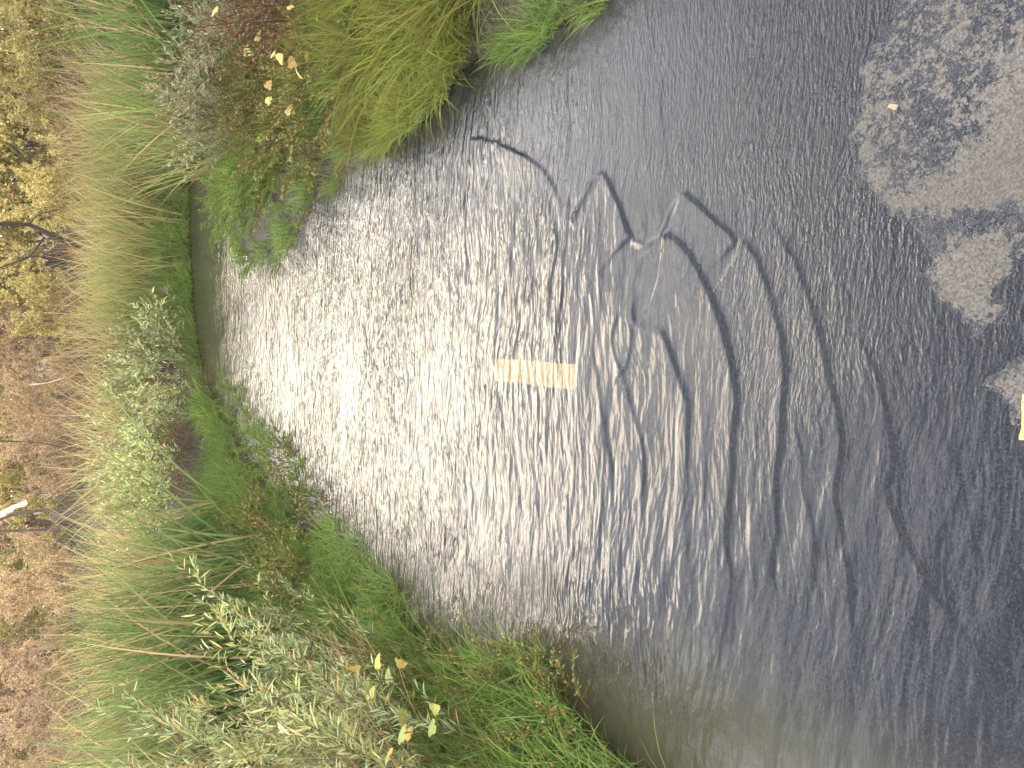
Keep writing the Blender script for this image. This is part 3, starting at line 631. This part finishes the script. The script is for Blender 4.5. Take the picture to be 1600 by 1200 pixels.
# ---- left waterline low plants
row('herb', [(-1.55, 4.75), (-1.8, 4.9), (-1.45, 5.25), (-1.75, 5.4), (-1.4, 5.7), (-1.7, 6.0)], 'low yellow-green leafy weed between the left waterline and the cattails', 'leafy weeds on the left bank', s=(1.0, 1.25))
row('grass', [(-1.38, 2.35), (-1.50, 2.1), (-1.62, 1.95), (-1.5, 2.6), (-1.7, 2.3)], 'long green grass tuft at the lower left water edge nearest the viewer', 'grass tufts at the near left edge', s=(1.0, 1.2))
row('grass', [(-1.45, 3.75), (-1.35, 4.2), (-1.30, 4.6), (-1.5, 4.45)], 'green grass tuft in the shallow water along the left bank', 'grass tufts along the left edge', s=(.8, 1.0))
row('mound', [(-1.2, 5.25), (-1.05, 5.75), (-1.15, 6.2), (-.95, 6.5), (-.9, 7.0), (-1.2, 6.9), (-.7, 7.5)], 'soft bright green plant at the left waterline before the far bank', 'soft green plants along the left waterline', s=(.7, .95))
place('herb', 0, -.94, 5.5, 'small dark green herb standing alone in the water off the left bank', None, s=.35)
place('herb', 1, -1.05, 4.72, 'tiny green sprig standing in the bright water off the left bank', None, s=.32)

# ---- tufts hanging over the waterline, one after another
def edge(keys, pts, step, off, label, group, s=(.8, 1.1), wob=.05):
    P_ = np.array(smooth_line(pts, 4)); seg = np.linalg.norm(np.diff(P_, axis=0), axis=1); cs = np.concatenate([[0], np.cumsum(seg)])
    for i, t in enumerate(np.arange(0, cs[-1], step)):
        x = np.interp(t, cs, P_[:, 0])+off[0]+random.uniform(-wob, wob); y = np.interp(t, cs, P_[:, 1])+off[1]+random.uniform(-wob, wob)
        place(keys[i % len(keys)], i//len(keys), x, y, label, group, s=random.uniform(*s))
edge(['lgrass', 'grass'], [g(*p) for p in [(745,85),(722,112),(700,150),(650,195),(585,238)]], .14, (.07, .02), 'olive grass tuft overhanging the right waterline below the long grass', 'tufts overhanging the right waterline', (.55, .75))
edge(['herb', 'grass'], [g(*p) for p in [(585,238),(540,262),(500,300),(480,330)]], .20, (.06, .0), 'leafy green tuft at the right waterline under the yellow leaves', 'leafy tufts at the right waterline', (.55, .8))
edge(['mound', 'grass'], [g(*p) for p in [(475,345),(440,385),(410,402),(385,395)]], .30, (.08, .0), 'bright green tuft on the very tip of the right bank', 'green tufts on the right tip', (.55, .8))
edge(['grass'], [g(*p) for p in [(800,72),(850,50),(900,20),(940,0)]], .13, (.05, .0), 'short bright grass tuft at the water by the near right corner', 'bright grass tufts at the near right edge', (.5, .65), .03)
edge(['grass', 'herb'], [g(*p) for p in [(960,1190),(900,1130),(870,1105),(780,1058),(700,1030),(650,1000)]], .15, (-.09, .0), 'green tuft on the left waterline beside the near willows', 'tufts on the near left waterline', (.6, .85))
edge(['grass', 'mound'], [g(*p) for p in [(650,1000),(590,955),(530,905),(480,850),(430,790)]], .20, (-.07, .0), 'fresh green tuft on the left waterline before the cattails', 'fresh tufts on the left waterline', (.6, .9))
edge(['mound', 'grass'], [g(*p) for p in [(430,790),(375,720),(343,650),(320,600)]], .26, (-.10, .08), 'fresh green plant on the far left waterline', 'fresh plants on the far left waterline', (.6, .9))

DRY = [(.46, .34, .18), (.36, .25, .12), (.54, .42, .24), (.24, .24, .09)]
define('dry', 'dry_grass_clump', 'grass', [[('leaves', cattail(130, .95, .22, DRY, [5, 4, 3, 3], (.55, .42, .22), wd=.006, lean=.30, dead=.2), M_BLADE)], [('leaves', tuft(220, .50, .22, DRY, [5, 4, 3, 2], (.52, .36, .18), lean=.6), M_BLADE)]])
row('dry', [(-2.15, 2.6), (-2.5, 3.1), (-1.9, 2.75), (-2.1, 3.4), (-2.7, 3.8), (-3.1, 4.0), (-2.9, 4.6), (-1.8, 3.6), (-2.0, 2.3)], 'straw-coloured dry grass clump among the left willows', 'dry grass clumps on the left bank', s=(.9, 1.2))
# ---- grass carpets nobody could count
def carpet(label, px_or_w, n, Hh, cols, probs, tip, wd, band, lean=.4):
    """grass rooted along a polyline of world points, band = how far from it"""
    P_ = np.array(px_or_w); seg = np.linalg.norm(np.diff(P_, axis=0), axis=1); cs = np.concatenate([[0], np.cumsum(seg)]); t = rng.uniform(0, cs[-1], n)
    x = np.interp(t, cs, P_[:, 0]); y = np.interp(t, cs, P_[:, 1])
    x = x+rng.uniform(band[0], band[1], n); y = y+rng.uniform(band[2], band[3], n)
    s_ = water_sd(x, y); k = s_ < .03; x, y = x[k], y[k]; n = len(x)
    clump = .55+1.1*np.clip(fbm(x*3, y*3, 31, 3)+.5, 0, 1)
    a = Acc(); z = np.maximum(terr(x, y), -.01)-.01
    dv = nrm(np.concatenate([rng.normal(size=(n, 2))*lean, np.ones((n, 1))], 1))
    bd = np.concatenate([dv[:, :2]*.6+rng.normal(size=(n, 2))*.15, -np.abs(rng.normal(size=(n, 1)))*.3], 1)
    c = pick(cols, probs, n)
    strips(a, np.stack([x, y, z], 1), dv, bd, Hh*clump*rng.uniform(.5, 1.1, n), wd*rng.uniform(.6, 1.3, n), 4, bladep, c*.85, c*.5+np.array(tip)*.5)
    o = a.build('grass', M_BLADE); tag(o, label, 'grass', kind='stuff'); return o
carpet('bright green grass strip along the far edge of the water', [(-.75, 7.4), (-.35, 8.1), (0, 8.9), (.5, 9.35), (1.5, 9.5), (3.2, 9.75)], 26000, .30, GG, [4, 5, 2, 2], (.36, .46, .14), .007, (-.25, .15, -.10, .35))
carpet('green grass covering the left bank under the shrubs', [(-1.5, 1.6), (-1.7, 3), (-1.7, 5), (-1.4, 6.4), (-1.1, 7.6)], 42000, .20, [*GG, (.16, .13, .05)], [5, 4, 4, 1.5, 3], (.20, .26, .07), .005, (-1.1, .35, -.2, .2))
carpet('olive grass covering the right bank under the weeds', [(1.6, 1.7), (1.75, 3), (1.8, 4.5), (1.7, 5.5), (1.6, 7.0)], 42000, .20, [*OG, (.15, .10, .05)], [4, 4, 3, 2, 4], (.22, .22, .06), .005, (-.35, 1.3, -.2, .2))

carpet('short green ground cover on the low tip of the right bank', [(1.5, 4.8), (1.35, 5.6), (1.25, 6.1), (1.25, 6.5), (1.5, 7.0)], 14000, .17, [*OG, (.16, .24, .06)], [3, 4, 3, 1, 6], (.28, .32, .09), .006, (-.2, .4, -.2, .2))
# ---- background thicket
for (y0, n, x0, x1, s0, rw) in ((13.2, 12, -7, 9, .62, 'front row'), (15.6, 13, -9, 12, .85, 'second row'), (18.8, 14, -11, 15, 1.15, 'third row'), (23, 15, -14, 19, 1.55, 'fourth row'), (29, 15, -20, 26, 2.1, 'rearmost row')):
    for i in range(n):
        x = x0+(x1-x0)*(i+.5)/n+random.uniform(-.3, .3); y = y0+random.uniform(-.5, .5)
        key = 'yel' if x/y > .02+random.uniform(-.05, .05) or random.random() < .22 else 'tan'
        lb = ('olive and yellow shrub in the '+rw+' of the thicket' if key == 'yel' else 'tan brown shrub in the '+rw+' of the thicket')
        place(key, i, x, y, lb, 'shrubs of the background thicket', s=s0*random.uniform(.88, 1.15)*(1.4 if x/y > .04 and y0 > 15 else 1))
for x, y, s_ in ((-.6, 12.0, .62), (.2, 12.1, .7), (.9, 12.2, .6), (3.1, 11.9, .8), (2.6, 12.5, .7)):
    place('twig', 0, x, y, 'nearly bare reddish twiggy shrub behind the yellow reeds', 'bare twiggy shrubs', s=s_)

# ---- dead wood
def limb(name, pts, r0, r1, c, parent=None, m_=None, n=6, sides=7):
    P_ = np.array(smooth_line(pts, 5)); k = len(P_); t = np.linspace(0, 1, k)
    P_[1:-1] += rng.normal(size=(k-2, 3))*r0*.12
    tan = nrm(np.gradient(P_, axis=0)); u = nrm(np.cross(tan, [.3, .9, .2])); v = np.cross(tan, u); r = (r0*(1-t)+r1*t)*(1+.12*rng.normal(size=k))
    a = np.arange(sides)/sides*6.283
    V = P_[:, None]+(u[:, None]*np.cos(a)[None, :, None]+v[:, None]*np.sin(a)[None, :, None])*r[:, None, None]
    i = np.arange(k-1)[:, None]*sides; j = np.arange(sides)[None]; j2 = (j+1) % sides
    Fq = np.stack([i+j, i+j2, i+j2+sides, i+j+sides], -1).reshape(-1, 4)
    C = jit(c, k*sides, .2)
    A = Acc(); A.add(V.reshape(-1, 3), Fq, C); return A.build(name, m_ or M_BARK, parent)
def tree(label, Yd, trunk, branches, c, r, cat='tree', name='leaning_tree'):
    base = at_y(*trunk[0], Yd); t = empty(name, tuple(base)); tag(t, label, cat)
    off = lambda pts, dy=0: [at_y(px, py, Yd+dy*k/len(pts))-base for k, (px, py) in enumerate(pts)]
    limb('trunk', off(trunk), r, r*.6, c, t)
    for b, rr in branches: limb('branch', off(b, random.uniform(-.5, .5)), rr, rr*.3, c, t)
    return t
tree('dark leaning bare tree trunk in front of the yellow thicket', 11.5, [(215,418),(172,404),(130,388),(85,370),(45,352),(0,350),(-60,352)],
     [([(70,370),(45,400),(0,418),(-40,425)], .016), ([(45,352),(60,335),(90,328),(105,318)], .010), ([(85,370),(75,350),(62,338)], .006), ([(95,375),(80,395),(70,408)], .006)], (.05, .035, .03), .038)
tree('thin dark curved stem standing over the far bank willows', 11.5, [(135,703),(110,700),(60,692),(0,689),(-50,690)], [([(60,692),(45,700),(20,712)], .005)], (.09, .055, .045), .011, 'stem', 'bare_sapling')
o = tree('thick bleached broken branch slanting over the left thicket', 11.0, [(-60,835),(-20,815),(10,799),(42,784)], [], (.75, .68, .58), .048, 'branch', 'broken_branch')
tree('dark weathered branch just under the bleached one', 11.2, [(130,795),(90,797),(40,800),(0,812),(-50,835)], [([(150,770),(100,780),(60,790)], .008)], (.11, .085, .07), .022, 'branch', 'bare_branch')
tree('grey horizontal dead branch below the bleached one in the left thicket', 11.3, [(90,825),(50,829),(0,830),(-50,826)], [], (.12, .09, .08), .022, 'branch', 'bare_branch')
tree('small pale twig in front of the tan thicket', 11.6, [(45,601),(75,598),(100,590)], [], (.55, .42, .33), .012, 'twig', 'pale_twig')

# ---- broad lobed autumn leaves on saplings
def broad_leaf(size, c, parent, loc, up, roll):
    n = 22; a = np.linspace(0, 6.283, n, endpoint=False)
    r = .5+.10*np.cos(3*a)+.05*np.cos(7*a)+.14*np.cos(a)+rng.normal(size=n)*.02
    rings = []; V = [[0, 0, 0]]
    for k in (.5, 1.0):
        for i in range(n):
            x_, y_ = math.cos(a[i])*r[i]*k*size, math.sin(a[i])*r[i]*k*size*.85
            V.append([x_, y_, -.35*(x_*x_+y_*y_)/size*1.2+.10*abs(y_)])
    T = np.array([[0, 1+i, 1+(i+1) % n] for i in range(n)]); Q = np.array([[1+i, 1+n+i, 1+n+(i+1) % n, 1+(i+1) % n] for i in range(n)])
    V = np.array(V); C = jit(c, len(V), .10)
    o = mesh_np('leaf', V, [T, Q], M_LEAF, parent, C, smooth=True)
    o.location = loc; o.rotation_euler = (up[0], up[1], roll); return o
def sapling(x, y, h, n, size, cols, label):
    z = max(float(terr(x, y)), 0); t = empty('sapling', (x, y, z)); tag(t, label, 'sapling', 'saplings with broad autumn leaves')
    st = Acc(); L = np.array([h]); p, tan = tubes(st, np.zeros((1, 3)), np.array([[.1, -.12, 1.]]), np.array([[.1, -.1, -.1]]), L, np.array([.004]), np.array([.0015]), 6, jit((.2, .13, .07), 1))
    tt = np.linspace(.45, 1, n)[None]; q = pt_lerp(p, tt)[0]; az = rng.uniform(0, 6.28, n)
    lb = np.stack([np.cos(az), np.sin(az), az*0+.25], 1)
    tubes(st, q, nrm(lb), np.zeros((n, 3)), np.full(n, size*.8), np.full(n, .0012), np.full(n, .0008), 2, jit((.3, .2, .08), n))
    st.build('stem', M_STEM, t)
    for i in range(n):
        e = q[i]+nrm(lb[i:i+1])[0]*size*1.1
        broad_leaf(size*random.uniform(.75, 1.15), cols[i % len(cols)], t, tuple(e), (random.uniform(.1, 1.0), random.uniform(-.5, .5)), random.uniform(0, 6.28))
YL = [(.56, .44, .13), (.48, .44, .15), (.52, .34, .13), (.30, .33, .11)]
sapling(-1.50, 2.55, .62, 7, .060, [(.42, .42, .12), (.34, .38, .12), (.62, .42, .12)], 'sapling with orange and green broad leaves low at the left corner')
sapling(-1.48, 2.95, .58, 8, .062, [(.58, .48, .13), (.62, .42, .12), (.36, .40, .13)], 'sapling with yellow lobed leaves among the near left willows')
sapling(1.38, 4.85, .28, 7, .065, YL, 'sapling with bright yellow leaves leaning over the right waterline')
sapling(1.48, 4.35, .40, 6, .06, YL, 'sapling with scattered yellow leaves above the grass of the right bank')
sapling(1.70, 4.9, .55, 5, .065, YL, 'sapling with a single cluster of yellow leaves higher in the brown weeds')
sapling(1.60, 3.95, .50, 4, .055, YL, 'sapling with few yellow leaves beside the long olive grass')
# fallen orange leaf on the dry asphalt
lx, ly = g(1397, 167, .008); t = broad_leaf(.026, (.60, .33, .20), None, (lx, ly, .011), (.15, .1), 1.1); t.name = 'fallen_leaf'; t.scale = (1.3, .55, 1)
tag(t, 'small orange fallen leaf lying on the dry asphalt', 'leaf')
# unused prototypes are removed
for key, (name, cat, protos, used) in K.items():
    for u_, obs in zip(used, protos):
        if not u_:
            for o in obs: bpy.data.objects.remove(o)

# ---- labels: where several of a kind share a label, say which one by its place
ORD = ['first','second','third','fourth','fifth','sixth','seventh','eighth','ninth','tenth','eleventh','twelfth','thirteenth','fourteenth','fifteenth','sixteenth','seventeenth','eighteenth','nineteenth','twentieth']
byl = {}
for o in list(COL.objects):
    if o.parent is None and o.get('label') and o.get('group'): byl.setdefault(o['label'], []).append(o)
for lb, obs in byl.items():
    if 1 < len(obs) <= 20:
        def py_(o):
            v = np.array(o.location)-np.array([0, 0, H]); return -v.dot(Rv)/v.dot(Fv)
        obs.sort(key=py_)
        for i, o in enumerate(obs):
            o['label'] = lb+', '+(ORD[i]+' from top' if i < len(obs)-1 else 'lowest')
            if len(o['label'].split()) > 16: print('LONG', o['label'])

# ---- warm evening air
hm, nt, o = mat('haze'); pv = N('ShaderNodeVolumePrincipled', nt); pv.inputs['Density'].default_value = .0008; pv.inputs['Color'].default_value = (1, .95, .88, 1); pv.inputs['Anisotropy'].default_value = .2
nt.links.new(pv.outputs[0], o.inputs['Volume'])
x0, x1, y0, y1, z0, z1 = -260, 260, -40, 410, -1.5, 9.5
V = np.array([[x, y, z] for z in (z0, z1) for y in (y0, y1) for x in (x0, x1)], float)
Fq = np.array([[0, 2, 3, 1], [4, 5, 7, 6], [0, 1, 5, 4], [2, 6, 7, 3], [0, 4, 6, 2], [1, 3, 7, 5]])
tag(mesh_np('haze', V, Fq, hm), kind='stuff')
